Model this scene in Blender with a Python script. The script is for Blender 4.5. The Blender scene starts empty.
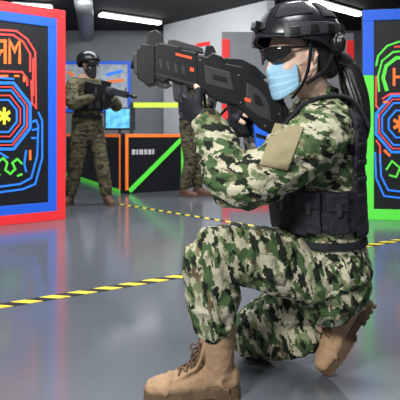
import bpy, bmesh, math, random
from mathutils import Vector, Matrix, noise
from mathutils.bvhtree import BVHTree
random.seed(4)
PI = math.pi; R = math.radians
S = bpy.context.scene; C = S.collection
S.view_settings.view_transform = 'Standard'
F = 560.0; HZ = 134.0; CH = 0.8
def P(px, py, Y): return Vector(((px-200)*Y/F, Y, CH-(py-HZ)*Y/F))
V = Vector
# ------------------------------------------------------------------ materials
def nt(name):
    m = bpy.data.materials.new(name); m.use_nodes = True
    t = m.node_tree; return m, t, t.nodes['Principled BSDF']
def mat(name, col, rough=.6, metal=0, var=.12, nscale=40, bump=.05, bscale=200, spec=.5, emit=0):
    m, t, b = nt(name)
    tc = t.nodes.new('ShaderNodeTexCoord')
    n = t.nodes.new('ShaderNodeTexNoise'); n.inputs['Scale'].default_value = nscale; n.inputs['Detail'].default_value = 4
    t.links.new(tc.outputs['Object'], n.inputs['Vector'])
    r = t.nodes.new('ShaderNodeValToRGB'); e = r.color_ramp.elements
    e[0].position = .3; e[1].position = .7
    e[0].color = [c*(1-var) for c in col]+[1]; e[1].color = [min(1, c*(1+var)) for c in col]+[1]
    t.links.new(n.outputs['Fac'], r.inputs['Fac']); t.links.new(r.outputs['Color'], b.inputs['Base Color'])
    b.inputs['Roughness'].default_value = rough; b.inputs['Metallic'].default_value = metal
    b.inputs['Specular IOR Level'].default_value = spec
    if bump:
        n2 = t.nodes.new('ShaderNodeTexNoise'); n2.inputs['Scale'].default_value = bscale
        t.links.new(tc.outputs['Object'], n2.inputs['Vector'])
        bp = t.nodes.new('ShaderNodeBump'); bp.inputs['Strength'].default_value = bump; bp.inputs['Distance'].default_value = .01
        t.links.new(n2.outputs['Fac'], bp.inputs['Height']); t.links.new(bp.outputs['Normal'], b.inputs['Normal'])
    if emit:
        t.links.new(r.outputs['Color'], b.inputs['Emission Color']); b.inputs['Emission Strength'].default_value = emit
    return m
def camo(name, base, layers, scale=13, stretch=(1, 1, 1.9), snap=.006, rot=(0, 0, 0), det=1.8):
    m, t, b = nt(name); L = t.links.new
    tc = t.nodes.new('ShaderNodeTexCoord')
    rt = t.nodes.new('ShaderNodeMapping'); rt.inputs['Rotation'].default_value = rot
    L(tc.outputs['Object'], rt.inputs['Vector'])
    sn = t.nodes.new('ShaderNodeVectorMath'); sn.operation = 'SNAP'; sn.inputs[1].default_value = (snap,)*3
    L(rt.outputs['Vector'], sn.inputs[0])
    cur = None
    for i, (col, th, sc) in enumerate(layers):
        mp = t.nodes.new('ShaderNodeMapping'); mp.inputs['Location'].default_value = (i*7.3, i*3.1, i*5.7)
        mp.inputs['Scale'].default_value = stretch; L(sn.outputs['Vector'], mp.inputs['Vector'])
        n = t.nodes.new('ShaderNodeTexNoise'); n.inputs['Scale'].default_value = scale*sc; n.inputs['Detail'].default_value = det
        L(mp.outputs['Vector'], n.inputs['Vector'])
        g = t.nodes.new('ShaderNodeMath'); g.operation = 'GREATER_THAN'; g.inputs[1].default_value = th
        L(n.outputs['Fac'], g.inputs[0])
        mx = t.nodes.new('ShaderNodeMix'); mx.data_type = 'RGBA'
        L(g.outputs[0], mx.inputs['Factor'])
        if cur is None: mx.inputs['A'].default_value = list(base)+[1]
        else: L(cur, mx.inputs['A'])
        mx.inputs['B'].default_value = list(col)+[1]; cur = mx.outputs['Result']
    L(cur, b.inputs['Base Color']); b.inputs['Roughness'].default_value = .85; b.inputs['Specular IOR Level'].default_value = .2
    n2 = t.nodes.new('ShaderNodeTexNoise'); n2.inputs['Scale'].default_value = 24; n2.inputs['Detail'].default_value = 3
    L(tc.outputs['Object'], n2.inputs['Vector'])
    bp = t.nodes.new('ShaderNodeBump'); bp.inputs['Strength'].default_value = .6; bp.inputs['Distance'].default_value = .025
    L(n2.outputs['Fac'], bp.inputs['Height']); L(bp.outputs['Normal'], b.inputs['Normal'])
    return m
CR = (.51, .485, .35); GR = (.065, .118, .047); DK = (.017, .022, .015); BRN = (.17, .125, .068); LG = (.20, .24, .122)
M = {}
lay = [(LG, .55, 1.0), (GR, .53, 1.0), (BRN, .65, 1.1), (DK, .578, 1.15)]
M['camo'] = camo('woodland_camo_cloth', CR, lay, scale=19.5, stretch=(.95, .95, 1.8), snap=.0038, rot=(0, R(-20), 0))
M['camo_leg'] = camo('woodland_camo_trouser_cloth', CR, lay, scale=19.5, stretch=(2.0, 1, .8), snap=.0038, rot=(0, R(14), 0))
M['camo2'] = camo('olive_camo_cloth', (.125, .11, .065), [((.08, .072, .04), .5, 1), ((.033, .033, .022), .57, 1.1), ((.17, .15, .10), .66, 1.4)], scale=12)
M['skin'] = mat('skin', (.84, .58, .45), .5, var=.05, bump=.02)
M['skin2'] = mat('tan_skin', (.45, .27, .19), .5, var=.06, bump=.02)
M['blk'] = mat('black_nylon', (.011, .0125, .018), .75, var=.3, bump=.3, bscale=400)
M['helm'] = mat('black_helmet_shell', (.013, .014, .018), .27, var=.2, bump=.03)
M['gun'] = mat('black_gun_polymer', (.008, .009, .010), .36, var=.2, bump=.04)
M['gun2'] = mat('charcoal_gun_trim', (.030, .031, .035), .45, var=.15)
M['lens'] = mat('dark_lens', (.012, .012, .014), .05, bump=0, spec=.9)
M['maskb'] = mat('pale_blue_mask_fabric', (.36, .63, .84), .8, var=.05, bump=.1)
M['hair'] = mat('black_hair', (.010, .009, .009), .38, var=.4, nscale=90)
M['tan'] = mat('tan_suede', (.42, .27, .155), .85, var=.15, nscale=25, bump=.2)
M['sole'] = mat('brown_rubber_sole', (.15, .095, .055), .8, var=.1)
M['lace'] = mat('brown_lace', (.15, .09, .055), .8)
M['brown'] = mat('dark_brown_leather', (.13, .07, .045), .7)
M['patch'] = mat('khaki_patch_fabric', (.30, .26, .15), .9, var=.08, bump=.2, bscale=400)
M['orange'] = mat('glowing_orange_paint', (.95, .19, .03), .5, emit=.4)  # the paints, band and inks down to neon_red_ink have self-glow added
M['acc'] = mat('glowing_red_orange_accent_paint', (.90, .10, .03), .45, emit=.1)
M['red'] = mat('glowing_red_paint', (.88, .03, .035), .45, var=.05, emit=.25)
M['blue'] = mat('glowing_blue_paint', (.015, .12, .74), .45, var=.05, emit=.25)
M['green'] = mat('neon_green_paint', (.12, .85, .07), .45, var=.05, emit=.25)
M['lime'] = mat('glowing_lime_band', (.62, .85, .05), .5, var=.05, emit=.4)
M['nblue'] = mat('neon_blue_ink', (.02, .20, .9), .5, emit=.55)
M['nyel'] = mat('neon_yellow_ink', (.80, .80, .05), .5, emit=.5)
M['nred'] = mat('neon_red_ink', (.92, .07, .06), .5, emit=.5)
M['board'] = mat('black_board', (.005, .006, .009), .5, var=.2, bump=.02)
M['white'] = mat('white_plastic', (.8, .8, .8), .5, var=.03)
M['wall'] = mat('grey_wall_paint', (.24, .255, .275), .7, var=.05, nscale=3)
M['wallw'] = mat('white_wall_paint', (.60, .61, .63), .7, var=.04, nscale=3)
M['pale'] = mat('pale_grey_board', (.30, .31, .33), .6, var=.06, nscale=6)
M['ceil'] = mat('dark_ceiling_paint', (.009, .011, .013), .8, var=.2, nscale=4)
M['metal'] = mat('galvanised_metal', (.26, .27, .28), .4, metal=.7)
M['tube'] = mat('lit_tube', (1, 1, 1), .5, var=0, bump=0, emit=6)
M['screen'] = mat('lit_blue_screen', (.12, .45, .80), .3, var=.5, nscale=9, bump=0, emit=.7)
M['poster'] = mat('blue_white_poster', (.55, .63, .72), .5, var=.3, nscale=7, bump=0)
M['eye'] = mat('eye_white', (.7, .7, .68), .2, bump=0)
M['sign'] = mat('faded_white_ink', (.62, .62, .64), .6)
def floor_mat():
    m, t, b = nt('polished_grey_concrete'); L = t.links.new
    tc = t.nodes.new('ShaderNodeTexCoord')
    n = t.nodes.new('ShaderNodeTexNoise'); n.inputs['Scale'].default_value = .9; n.inputs['Detail'].default_value = 5
    L(tc.outputs['Object'], n.inputs['Vector'])
    r = t.nodes.new('ShaderNodeValToRGB'); e = r.color_ramp.elements
    e[0].position = .3; e[1].position = .72; e[0].color = (.104, .118, .138, 1); e[1].color = (.142, .159, .182, 1)
    L(n.outputs['Fac'], r.inputs['Fac']); L(r.outputs['Color'], b.inputs['Base Color'])
    n2 = t.nodes.new('ShaderNodeTexNoise'); n2.inputs['Scale'].default_value = 5; n2.inputs['Detail'].default_value = 5
    L(tc.outputs['Object'], n2.inputs['Vector'])
    mr = t.nodes.new('ShaderNodeMapRange'); mr.inputs['To Min'].default_value = .11; mr.inputs['To Max'].default_value = .20
    L(n2.outputs['Fac'], mr.inputs['Value']); L(mr.outputs['Result'], b.inputs['Roughness'])
    b.inputs['Specular IOR Level'].default_value = .65
    return m
M['floor'] = floor_mat()
def tape_mat():
    m, t, b = nt('hazard_tape'); L = t.links.new
    tc = t.nodes.new('ShaderNodeTexCoord'); sp = t.nodes.new('ShaderNodeSeparateXYZ'); L(tc.outputs['Object'], sp.inputs[0])
    a = t.nodes.new('ShaderNodeMath'); a.operation = 'ADD'; L(sp.outputs['X'], a.inputs[0]); L(sp.outputs['Y'], a.inputs[1])
    d = t.nodes.new('ShaderNodeMath'); d.operation = 'MULTIPLY'; d.inputs[1].default_value = 1/.14; L(a.outputs[0], d.inputs[0])
    f = t.nodes.new('ShaderNodeMath'); f.operation = 'FRACT'; L(d.outputs[0], f.inputs[0])
    g = t.nodes.new('ShaderNodeMath'); g.operation = 'GREATER_THAN'; g.inputs[1].default_value = .5; L(f.outputs[0], g.inputs[0])
    mx = t.nodes.new('ShaderNodeMix'); mx.data_type = 'RGBA'; L(g.outputs[0], mx.inputs['Factor'])
    mx.inputs['A'].default_value = (.010, .010, .010, 1); mx.inputs['B'].default_value = (.88, .70, .05, 1)
    L(mx.outputs['Result'], b.inputs['Base Color']); b.inputs['Roughness'].default_value = .6; b.inputs['Specular IOR Level'].default_value = .25
    return m
M['tape'] = tape_mat()
# ------------------------------------------------------------------ mesh helpers
class MB:
    def __init__(s): s.v = []; s.f = []
    def add(s, vs, fs):
        o = len(s.v); s.v += [V(v) for v in vs]; s.f += [tuple(i+o for i in f) for f in fs]; return s
    def xf(s, m): s.v = [m @ v for v in s.v]; return s
    def join(s, o): return s.add(o.v, o.f)
def box(mb, c, size, rot=None):
    x, y, z = [q/2 for q in size]; c = V(c)
    vs = [V((sx*x, sy*y, sz*z)) for sx in (-1, 1) for sy in (-1, 1) for sz in (-1, 1)]
    if rot is not None: vs = [rot @ v for v in vs]
    return mb.add([v+c for v in vs], [(0, 1, 3, 2), (4, 6, 7, 5), (0, 4, 5, 1), (2, 3, 7, 6), (0, 2, 6, 4), (1, 5, 7, 3)])
def ell(mb, c, r, m=None, nu=24, nv=14):
    vs = [V((0, 0, r[2]))]; fs = []; c = V(c)
    for j in range(1, nv):
        t = PI*j/nv
        for i in range(nu):
            p = 2*PI*i/nu; vs.append(V((r[0]*math.sin(t)*math.cos(p), r[1]*math.sin(t)*math.sin(p), r[2]*math.cos(t))))
    vs.append(V((0, 0, -r[2]))); e = len(vs)-1
    for i in range(nu): fs.append((0, 1+i, 1+(i+1) % nu))
    for j in range(nv-2):
        for i in range(nu):
            a = 1+j*nu; b = a+nu; k = (i+1) % nu; fs.append((a+i, b+i, b+k, a+k))
    a = 1+(nv-2)*nu
    for i in range(nu): fs.append((a+(i+1) % nu, a+i, e))
    vs = [v+c for v in vs]
    if m is not None: vs = [m @ v for v in vs]
    return mb.add(vs, fs)
def crom(pts, k):
    if len(pts) < 3 and k > 1: k = max(k, 2)
    out = []; n = len(pts)
    for i in range(n-1):
        p0 = pts[max(i-1, 0)]; p1 = pts[i]; p2 = pts[i+1]; p3 = pts[min(i+2, n-1)]
        for j in range(k):
            t = j/k
            out.append(.5*((2*p1)+(p2-p0)*t+(2*p0-5*p1+4*p2-p3)*t*t+(3*p1-p0-3*p2+p3)*t**3))
    out.append(pts[-1].copy()); return out
def loft(mb, pts, rad, ref=None, n=18, k=5, cap=True):
    pts = [V(p) for p in pts]; rr = [V((q, q, 0)) if not isinstance(q, tuple) else V((q[0], q[1], 0)) for q in rad]
    if k > 1: pts = crom(pts, k); rr = crom(rr, k)
    m = len(pts); T = [(pts[min(i+1, m-1)]-pts[max(i-1, 0)]).normalized() for i in range(m)]
    if ref is None:
        u = T[0].orthogonal().normalized()
    rings = []
    for i in range(m):
        t = T[i]
        q = V(ref) if ref is not None else u
        u = (q-t*q.dot(t)).normalized(); w = t.cross(u)
        if cap and i == 0:
            for s in (80, 55, 28):
                c = pts[0]-t*min(rr[0].x, rr[0].y)*math.sin(R(s)); h = math.cos(R(s)); rings.append((c, u, w, rr[0].x*h, rr[0].y*h))
        rings.append((pts[i], u, w, rr[i].x, rr[i].y))
        if cap and i == m-1:
            for s in (28, 55, 80):
                c = pts[i]+t*min(rr[i].x, rr[i].y)*math.sin(R(s)); h = math.cos(R(s)); rings.append((c, u, w, rr[i].x*h, rr[i].y*h))
    vs = []; fs = []
    for c, u, w, a, b in rings:
        for i in range(n):
            p = 2*PI*i/n; vs.append(c+u*a*math.cos(p)+w*b*math.sin(p))
    for j in range(len(rings)-1):
        for i in range(n):
            k2 = (i+1) % n; fs.append((j*n+i, j*n+k2, (j+1)*n+k2, (j+1)*n+i))
    fs.append(tuple(range(n))[::-1]); e = (len(rings)-1)*n; fs.append(tuple(range(e, e+n)))
    return mb.add(vs, fs)
def tube(mb, pts, r, n=8, k=1): return loft(mb, pts, [r]*len(pts), n=n, k=k, cap=False)
def prismY(mb, pp, Yc, h):
    a = [P(x, y, Yc) for x, y in pp]; n = len(a)
    vs = [p+V((0, -h, 0)) for p in a]+[p+V((0, h, 0)) for p in a]
    fs = [tuple(range(n)), tuple(range(2*n-1, n-1, -1))]+[(i, n+i, n+(i+1) % n, (i+1) % n) for i in range(n)]
    return mb.add(vs, fs)
def shell(mb, f, nu, nv):
    """closed thick sheet: f(u, v, side) with side 0 inner / 1 outer"""
    vs = []; fs = []; W = nu+1
    for s in (0, 1):
        for j in range(nv+1):
            for i in range(W): vs.append(f(i/nu, j/nv, s))
    N = W*(nv+1)
    for j in range(nv):
        for i in range(nu):
            a = j*W+i; fs.append((a, a+1, a+1+W, a+W)); fs.append((N+a, N+a+W, N+a+1+W, N+a+1))
    for i in range(nu):
        a = i; fs.append((a, N+a, N+a+1, a+1)); a = nv*W+i; fs.append((a, a+1, N+a+1, N+a))
    for j in range(nv):
        a = j*W; fs.append((a, a+W, N+a+W, N+a)); a = j*W+nu; fs.append((a, N+a, N+a+W, a+W))
    return mb.add(vs, fs)
def ribbon(mb, pts, w, fr, d0, d1, closed=False):
    n = len(pts); pts = [V((p[0], p[1])) for p in pts]; L = []
    for i in range(n):
        a = pts[i-1] if (i or closed) else None; b = pts[(i+1) % n] if (i < n-1 or closed) else None
        d1_ = (pts[i]-a).normalized() if a is not None else None; d2_ = (b-pts[i]).normalized() if b is not None else None
        if d1_ is None: d1_ = d2_
        if d2_ is None: d2_ = d1_
        n1 = V((-d1_.y, d1_.x)); n2 = V((-d2_.y, d2_.x)); m = (n1+n2)
        m = m.normalized() if m.length > 1e-4 else n1
        s = w/2/max(.45, m.dot(n1)); L.append((pts[i]+m*s, pts[i]-m*s))
    vs = []
    for a, b in L: vs += [fr(a.x, a.y, d0), fr(b.x, b.y, d0), fr(b.x, b.y, d1), fr(a.x, a.y, d1)]
    fs = []
    for i in range(n if closed else n-1):
        a = 4*i; b = 4*((i+1) % n)
        for q in range(4): fs.append((a+q, a+(q+1) % 4, b+(q+1) % 4, b+q))
    if not closed: fs += [(0, 1, 2, 3), (4*n-1, 4*n-2, 4*n-3, 4*n-4)]
    return mb.add(vs, fs)
def fuse(mb, vox, smooth=3):
    me = bpy.data.meshes.new('t'); me.from_pydata(mb.v, [], mb.f); me.update()
    bm = bmesh.new(); bm.from_mesh(me); bmesh.ops.recalc_face_normals(bm, faces=bm.faces); bm.to_mesh(me); bm.free()
    o = bpy.data.objects.new('t', me); C.objects.link(o)
    r = o.modifiers.new('r', 'REMESH'); r.mode = 'VOXEL'; r.voxel_size = vox
    s = o.modifiers.new('s', 'SMOOTH'); s.factor = .5; s.iterations = smooth
    dg = bpy.context.evaluated_depsgraph_get(); dg.update()
    me2 = bpy.data.meshes.new_from_object(o.evaluated_get(dg))
    bpy.data.objects.remove(o); return me2
def wrinkle(me, amp, fr=(14, 14, 30), lump=.006, zmin=None):
    me.update(); nr = [v.normal.copy() for v in me.vertices]
    for v, n in zip(me.vertices, nr):
        c = v.co
        a = noise.noise(V((c.x*fr[0], c.y*fr[1], c.z*fr[2])))
        b = noise.noise(V((c.x*8+5, c.y*8, c.z*8)))
        rid = (1-abs(a)*2.6)
        v.co = c+n*(amp*rid+lump*b)
        if zmin is not None and v.co.z < zmin: v.co.z = zmin
    me.update(); return me
def obj(name, src, m, parent=None, smooth=True, bevel=0, label=None):
    if isinstance(src, MB):
        me = bpy.data.meshes.new(name); me.from_pydata(src.v, [], src.f); me.update()
        bm = bmesh.new(); bm.from_mesh(me); bmesh.ops.recalc_face_normals(bm, faces=bm.faces); bm.to_mesh(me); bm.free()
    else: me = src; me.name = name
    o = bpy.data.objects.new(name, me); C.objects.link(o)
    me.materials.clear(); me.materials.append(m)
    if parent is None:
        xs = [v.co for v in me.vertices]
        off = V(((min(v.x for v in xs)+max(v.x for v in xs))/2, (min(v.y for v in xs)+max(v.y for v in xs))/2, min(v.z for v in xs)))
        o.location = off
    else:
        r = parent
        while r.parent: r = r.parent
        off = V(r.location); o.parent = parent
    me.transform(Matrix.Translation(-off))
    for p in me.polygons: p.use_smooth = smooth
    if bevel:
        b = o.modifiers.new('bevel', 'BEVEL'); b.width = bevel; b.segments = 2; b.limit_method = 'ANGLE'; b.angle_limit = R(35)
    if label: o['label'] = label
    return o
def tag(o, label, cat, group=None, kind=None):
    if label: o['label'] = label
    if cat: o['category'] = cat
    if group: o['group'] = group
    if kind: o['kind'] = kind
    return o
def thing(name, loc, label, cat, group=None):
    o = bpy.data.objects.new(name, None); C.objects.link(o); o.location = loc; o.empty_display_size = .1
    return tag(o, label, cat, group)
def struct(name, mb, m, bevel=0):
    o = obj(name, mb, m, smooth=False, bevel=bevel); o['kind'] = 'structure'; return o
# ------------------------------------------------------------------ setting
struct('floor', box(MB(), (0, 5.5, -.05), (14, 17, .1)), M['floor'])
struct('ceiling', box(MB(), (0, 7, 3.25), (14, 13, .1)), M['ceil'])
struct('wall_back', box(MB(), (0, 13.05, 1.6), (14, .1, 3.2)), M['wall'])
struct('wall_left', box(MB(), (-5.5, 7, 1.6), (.1, 12, 3.2)), M['wall'])
struct('wall_right', box(MB(), (5.2, 7, 1.6), (.1, 12, 3.2)), M['wall'])
a = V((-.75, 12.4, 0)); b = V((1.25, 10.1, 0)); d = (b-a); ang = math.atan2(d.y, d.x)
mb = box(MB(), (a+b)/2+V((0, 0, 1.6)), (d.length, .14, 3.2), Matrix.Rotation(ang, 3, 'Z'))
struct('wall_partition', mb, M['wallw'])
struct('wall_return', box(MB(), (1.27, 11.5, 1.6), (.14, 2.9, 3.2)), M['wallw'])
# ------------------------------------------------------------------ flat panels with art
class Panel:
    def __init__(s, name, label, o, u, W, H, th, frames, cat='panel', group=None, board=None):
        s.o = V(o); s.u = V(u).normalized(); s.n = s.u.cross(V((0, 0, 1)))
        if s.n.y > 0: s.n = -s.n
        s.W = W; s.H = H; s.k = 0; s.root = thing(name, s.o+s.u*W/2, label, cat, group)
        f = s.fr
        mb = MB(); mb.add([f(x, z, q) for q in (-th, 0) for x, z in ((0, 0), (W, 0), (W, H), (0, H))],
                          [(0, 1, 2, 3), (4, 5, 6, 7), (0, 1, 5, 4), (1, 2, 6, 5), (2, 3, 7, 6), (3, 0, 4, 7)])
        obj('board', mb, board or M['board'], s.root, smooth=False)
        ins = 0
        for nm, m, w, sides, dep in frames:
            for sd in sides:
                i0 = ins; i1 = ins+w
                q = {'b': (i0, W-i0, i0, i1), 't': (i0, W-i0, H-i1, H-i0), 'l': (i0, i1, i0+w, H-i0-w), 'r': (W-i1, W-i0, i0+w, H-i0-w)}[sd]
                s.rect(nm, m, q, dep)
            ins += w
    def rect(s, nm, m, q, dep, label=None):
        f = s.fr; mb = MB()
        mb.add([f(x, z, e) for e in (.0, dep) for x, z in ((q[0], q[2]), (q[1], q[2]), (q[1], q[3]), (q[0], q[3]))],
               [(0, 1, 2, 3), (4, 5, 6, 7), (0, 1, 5, 4), (1, 2, 6, 5), (2, 3, 7, 6), (3, 0, 4, 7)])
        obj(nm, mb, m, s.root, smooth=False, bevel=.004, label=label)
    def fr(s, u, v, d): return s.o+s.u*u+V((0, 0, v))+s.n*d
    def hit(s, px, py):
        d = V(((px-200)/F, 1, (HZ-py)/F)); c = V((0, 0, CH)); t = (s.o-c).dot(s.n)/d.dot(s.n); p = c+d*t-s.o
        return (p.dot(s.u), p.z)
    def line(s, name, m, lines, w):
        for pts, cl in lines:
            s.k += 1; mb = MB(); q = [s.hit(*p) for p in pts]
            q = [(min(max(x, .02), s.W-.02), min(max(z, .02), s.H-.02)) for x, z in q]
            ribbon(mb, q, w, s.fr, .001, .005+.0002*s.k, cl); obj(name, mb, m, s.root, smooth=False)
    def shape(s, name, m, pts):
        s.k += 1; q = [s.hit(*p) for p in pts]; n = len(q); mb = MB()
        mb.add([s.fr(x, z, e) for e in (.001, .005+.0002*s.k) for x, z in q], [tuple(range(n)), tuple(range(2*n-1, n-1, -1))]+[(i, n+i, n+(i+1) % n, (i+1) % n) for i in range(n)])
        obj(name, mb, m, s.root, smooth=False)
def cut(cx, cy, rx, ry, k=.42):
    return [(cx+sx*rx*a_, cy+sy*ry*b_) for sx, sy, a_, b_ in ((1, -1, 1, k), (1, 1, 1, k), (1, 1, k, 1), (-1, 1, k, 1), (-1, 1, 1, k), (-1, -1, 1, k), (-1, -1, k, 1), (1, -1, k, 1))]
def asterisk(cx, cy, rx, ry, n=6, t=.2):
    out = []
    for i in range(n):
        a_ = 2*PI*i/n+PI/2; c_, s_ = math.cos(a_), math.sin(a_)
        for e, r in ((-1, 1), (1, 1)):
            out.append((cx+rx*(c_*r-s_*t*e), cy+ry*(s_*r+c_*t*e)))
        b_ = a_+PI/n; out.append((cx+rx*.40*math.cos(b_), cy+ry*.40*math.sin(b_)))
    return out
# left panel
o = V((-1.27, 5.27, 0)); ud = V((-.78, -.63, 0)).normalized()
LW = 1.25
pl = Panel('graphic_panel', 'tall black panel with red and blue frame and neon art, left of the standing player', o+ud*LW, -ud, LW, 1.96, .09,
           [('outer_frame', M['red'], .085, 'lrtb', .012), ('inner_frame', M['blue'], .085, 'lrtb', .010)])
pl.line('orange_lettering', M['orange'], [([(5, 64), (5, 41), (-5, 41), (-5, 51), (5, 51)], False), ([(0, 52), (-6, 64)], False),
    ([(9.5, 64), (9.5, 41), (14.5, 51), (19.5, 41), (19.5, 64)], False)], .026)
pl.line('red_outline', M['nred'], [([(-30, 28), (16, 31), (27, 39), (35, 52), (36, 108), (32, 103), (31, 80)], False),
    ([(-30, 33), (13, 35), (23, 42), (30, 54), (30, 72)], False), ([(-10, 71), (22, 72), (27, 79), (27, 86)], False), ([(33, 58), (33, 96)], False)], .016)
pl.line('orange_tick', M['orange'], [([(24, 76), (24, 82)], False), ([(30, 150), (30, 160)], False), ([(-4, 76), (8, 76)], False), ([(14, 76), (19, 76)], False)], .020)
pl.line('blue_octagon', M['nblue'], [(cut(4, 116, 26, 33, .36), True)], .026)
pl.line('blue_outline', M['nblue'], [(cut(4, 116, 20, 25.5, .36), True), (cut(4, 116, 12.5, 16, .36), True),
    ([(38, 112), (42, 121), (42, 158), (35, 184), (23, 189), (-12, 194)], False), ([(36, 120), (38, 126), (37, 156), (31, 178), (20, 184), (-10, 188)], False),
    ([(-10, 81), (0, 78), (14, 79)], False), ([(-10, 154), (0, 153), (8, 158)], False), ([(26, 150), (24, 164), (26, 172)], False)], .016)
pl.line('red_octagon', M['nred'], [(cut(4, 116, 22.8, 29, .36), True), (cut(4, 116, 16, 20.5, .36), True)], .010)
pl.line('blue_tick', M['nblue'], [([(32, 122), (37, 120)], False), ([(32, 130), (37, 129)], False), ([(31, 138), (36, 138)], False)], .018)
pl.shape('yellow_asterisk', M['nyel'], asterisk(4, 116, 6.5, 8.5))
pl.line('green_squiggle', M['green'], [([(-2, 162), (3, 158), (7, 163), (5, 170), (10, 174), (15, 169), (12, 163), (17, 159), (22, 164)], False), ([(17, 176), (22, 174)], False), ([(-6, 172), (0, 175)], False)], .017)
# right panel
o = V((1.525, 5.25, 0)); ud = V((.985, -.17, 0)).normalized()
pr = Panel('graphic_panel', 'tall black panel with green and blue frame and neon art, right of the kneeling player', o, ud, 1.25, 1.96, .09,
           [('outer_frame', M['green'], .10, 'lrb', .012)])
pr.rect('top_frame', M['blue'], (0, 1.25, 1.86, 1.96), .014)
pr.rect('corner_strip', M['blue'], (0, .10, 1.35, 1.86), .016, 'blue upper part of the left frame')
pr.line('orange_lettering', M['orange'], [([(394, 86), (394, 68)], False), ([(394, 77), (403, 77)], False), ([(403, 68), (403, 86)], False)], .024)
pr.line('red_outline', M['nred'], [([(376, 76), (376, 106), (380, 110)], False), ([(420, 93), (390, 94), (382, 99)], False), ([(376, 140), (380, 146), (380, 162)], False), ([(420, 45), (394, 47)], False)], .015)
pr.line('green_shape', M['green'], [([(420, 57), (396, 58), (386, 66), (383, 78), (387, 91)], False)], .032)
pr.line('green_outline', M['green'], [([(420, 50), (393, 52), (382, 61), (378, 76), (379, 92)], False), ([(376, 66), (378, 56), (387, 46), (398, 42), (420, 40)], False), ([(386, 170), (392, 161), (400, 168), (396, 177), (389, 175)], False), ([(404, 162), (410, 172)], False)], .017)
pr.line('blue_octagon', M['nblue'], [(cut(400, 124, 24, 28, .36), True)], .024)
pr.line('blue_outline', M['nblue'], [(cut(400, 124, 18, 21, .36), True), (cut(400, 124, 11.5, 13.5, .36), True), ([(375, 152), (376, 178), (384, 196), (420, 200)], False), ([(380, 154), (381, 176), (388, 190), (420, 194)], False), ([(378, 112), (376, 122)], False)], .016)
pr.line('red_octagon', M['nred'], [(cut(400, 124, 21, 24.5, .36), True)], .010)
pr.line('orange_tick', M['orange'], [([(384, 150), (390, 156)], False), ([(383, 102), (388, 102)], False)], .022)
pr.shape('orange_asterisk', M['orange'], asterisk(400, 124, 7.5, 8.5))
# centre panel behind the player
pc = Panel('graphic_panel', 'grey panel with red side frames standing behind the gun and the helmet', V((.25, 6.35, 0)), V((1, .06, 0)), 1.52, 1.96, .09,
           [('outer_frame', M['red'], .085, 'lrb', .012)], board=M['pale'])
# ------------------------------------------------------------------ barriers (0.8 m)
ca = V((-1.07, 7.54, 0)); cb = V((-2.6, 10.9, 0))
pa = Panel('low_barrier', 'low black barrier receding behind the standing player, orange top and green foot', cb, ca-cb, (ca-cb).length, .8, .06,
           [('edge_strip', M['orange'], .045, 'rt', .01)], cat='barrier')
pa.rect('foot_strip', M['green'], (0, pa.W, 0, .05), .012)
cc = V((-.22, 8.0, 0)); c0 = V((-1.0, 7.48, 0))
pb = Panel('low_barrier', 'low black barrier with a green diagonal brace and orange top between two standing players', c0, cc-c0, (cc-c0).length, .8, .06,
           [('edge_strip', M['orange'], .045, 'lt', .01)], cat='barrier')
mb = MB(); ribbon(mb, [(.06, .03), (pb.W-.05, .73)], .06, pb.fr, .001, .014); obj('diagonal_brace', mb, M['green'], pb.root, smooth=False)
pb.rect('edge_strip', M['green'], (pb.W-.06, pb.W, 0, .8), .016, 'green vertical edge strip')
x = .10
for w in (.05, .03, .06, .045, .05, .03): pb.rect('sign_mark', M['sign'], (x, x+w, .52, .59), .008); x += w+.015
# desk + monitor
t = thing('desk', (-1.25, 9.9, 0), 'plain grey desk behind the low barriers carrying the monitor', 'desk')
obj('desk_top', box(MB(), (-1.2, 9.9, .78), (1.1, .6, .04)), M['metal'], t, False)
for sx in (-1.7, -.7): obj('leg', box(MB(), (sx, 9.9, .38), (.05, .5, .76)), M['metal'], t, False)
t = thing('monitor', (-1.42, 9.9, .80), 'lit blue computer monitor on the desk beside the standing player', 'monitor')
obj('case', box(MB(), (-1.42, 9.92, 1.07), (.54, .04, .40)), M['gun'], t, False, bevel=.008)
obj('screen', box(MB(), (-1.42, 9.897, 1.075), (.49, .01, .34)), M['screen'], t, False)
obj('stand', loft(MB(), [(-1.42, 9.94, .801), (-1.42, 9.94, .83), (-1.42, 9.94, .9)], [.1, .03, .025], k=2, cap=False), M['gun'], t)
# belt barrier
t = thing('belt_barrier', (-.65, 8.6, 0), 'lime green belt stretched between two black posts behind the low barrier', 'barrier')
for X in (-1.05, -.25):
    obj('post', loft(MB(), [(X, 8.6, 0), (X, 8.6, .03), (X, 8.6, .05), (X, 8.6, 1.28)], [.15, .14, .03, .03], k=1, cap=False), M['gun'], t)
obj('belt', box(MB(), (-.65, 8.6, 1.245), (.78, .012, .075)), M['lime'], t, False)
# wall posters
def poster(label, c, u, w, h, m, fm):
    c = V(c); u = V(u).normalized()
    return Panel('poster', label, c-u*w/2, u, w, h, .02, [('frame', fm, .08, 'lrtb', .012)], cat='poster', board=m)
def place_poster(label, px0, py0, px1, py1, Y, m, fm):
    a = P(px0, py1, Y); b = P(px1, py0, Y)
    return poster(label, ((a.x+b.x)/2, Y, a.z), (1, 0, 0), b.x-a.x, b.z-a.z, m, fm)
pp = place_poster('wide framed poster on the back wall behind the standing player', 62, 61, 131, 112, 12.95, M['poster'], M['blue'])
pp.line('poster_art', M['nblue'], [([(106, 75), (122, 71)], False), ([(106, 90), (120, 93)], False), ([(68, 84), (74, 96)], False)], .07)
pp.line('poster_art', M['orange'], [([(106, 82), (124, 80)], False), ([(68, 72), (74, 76)], False)], .07)
pu = V((d.x, d.y, 0)).normalized(); pn = V((pu.y, -pu.x, 0))
a_w = V((-.75, 12.4, 0))
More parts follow.
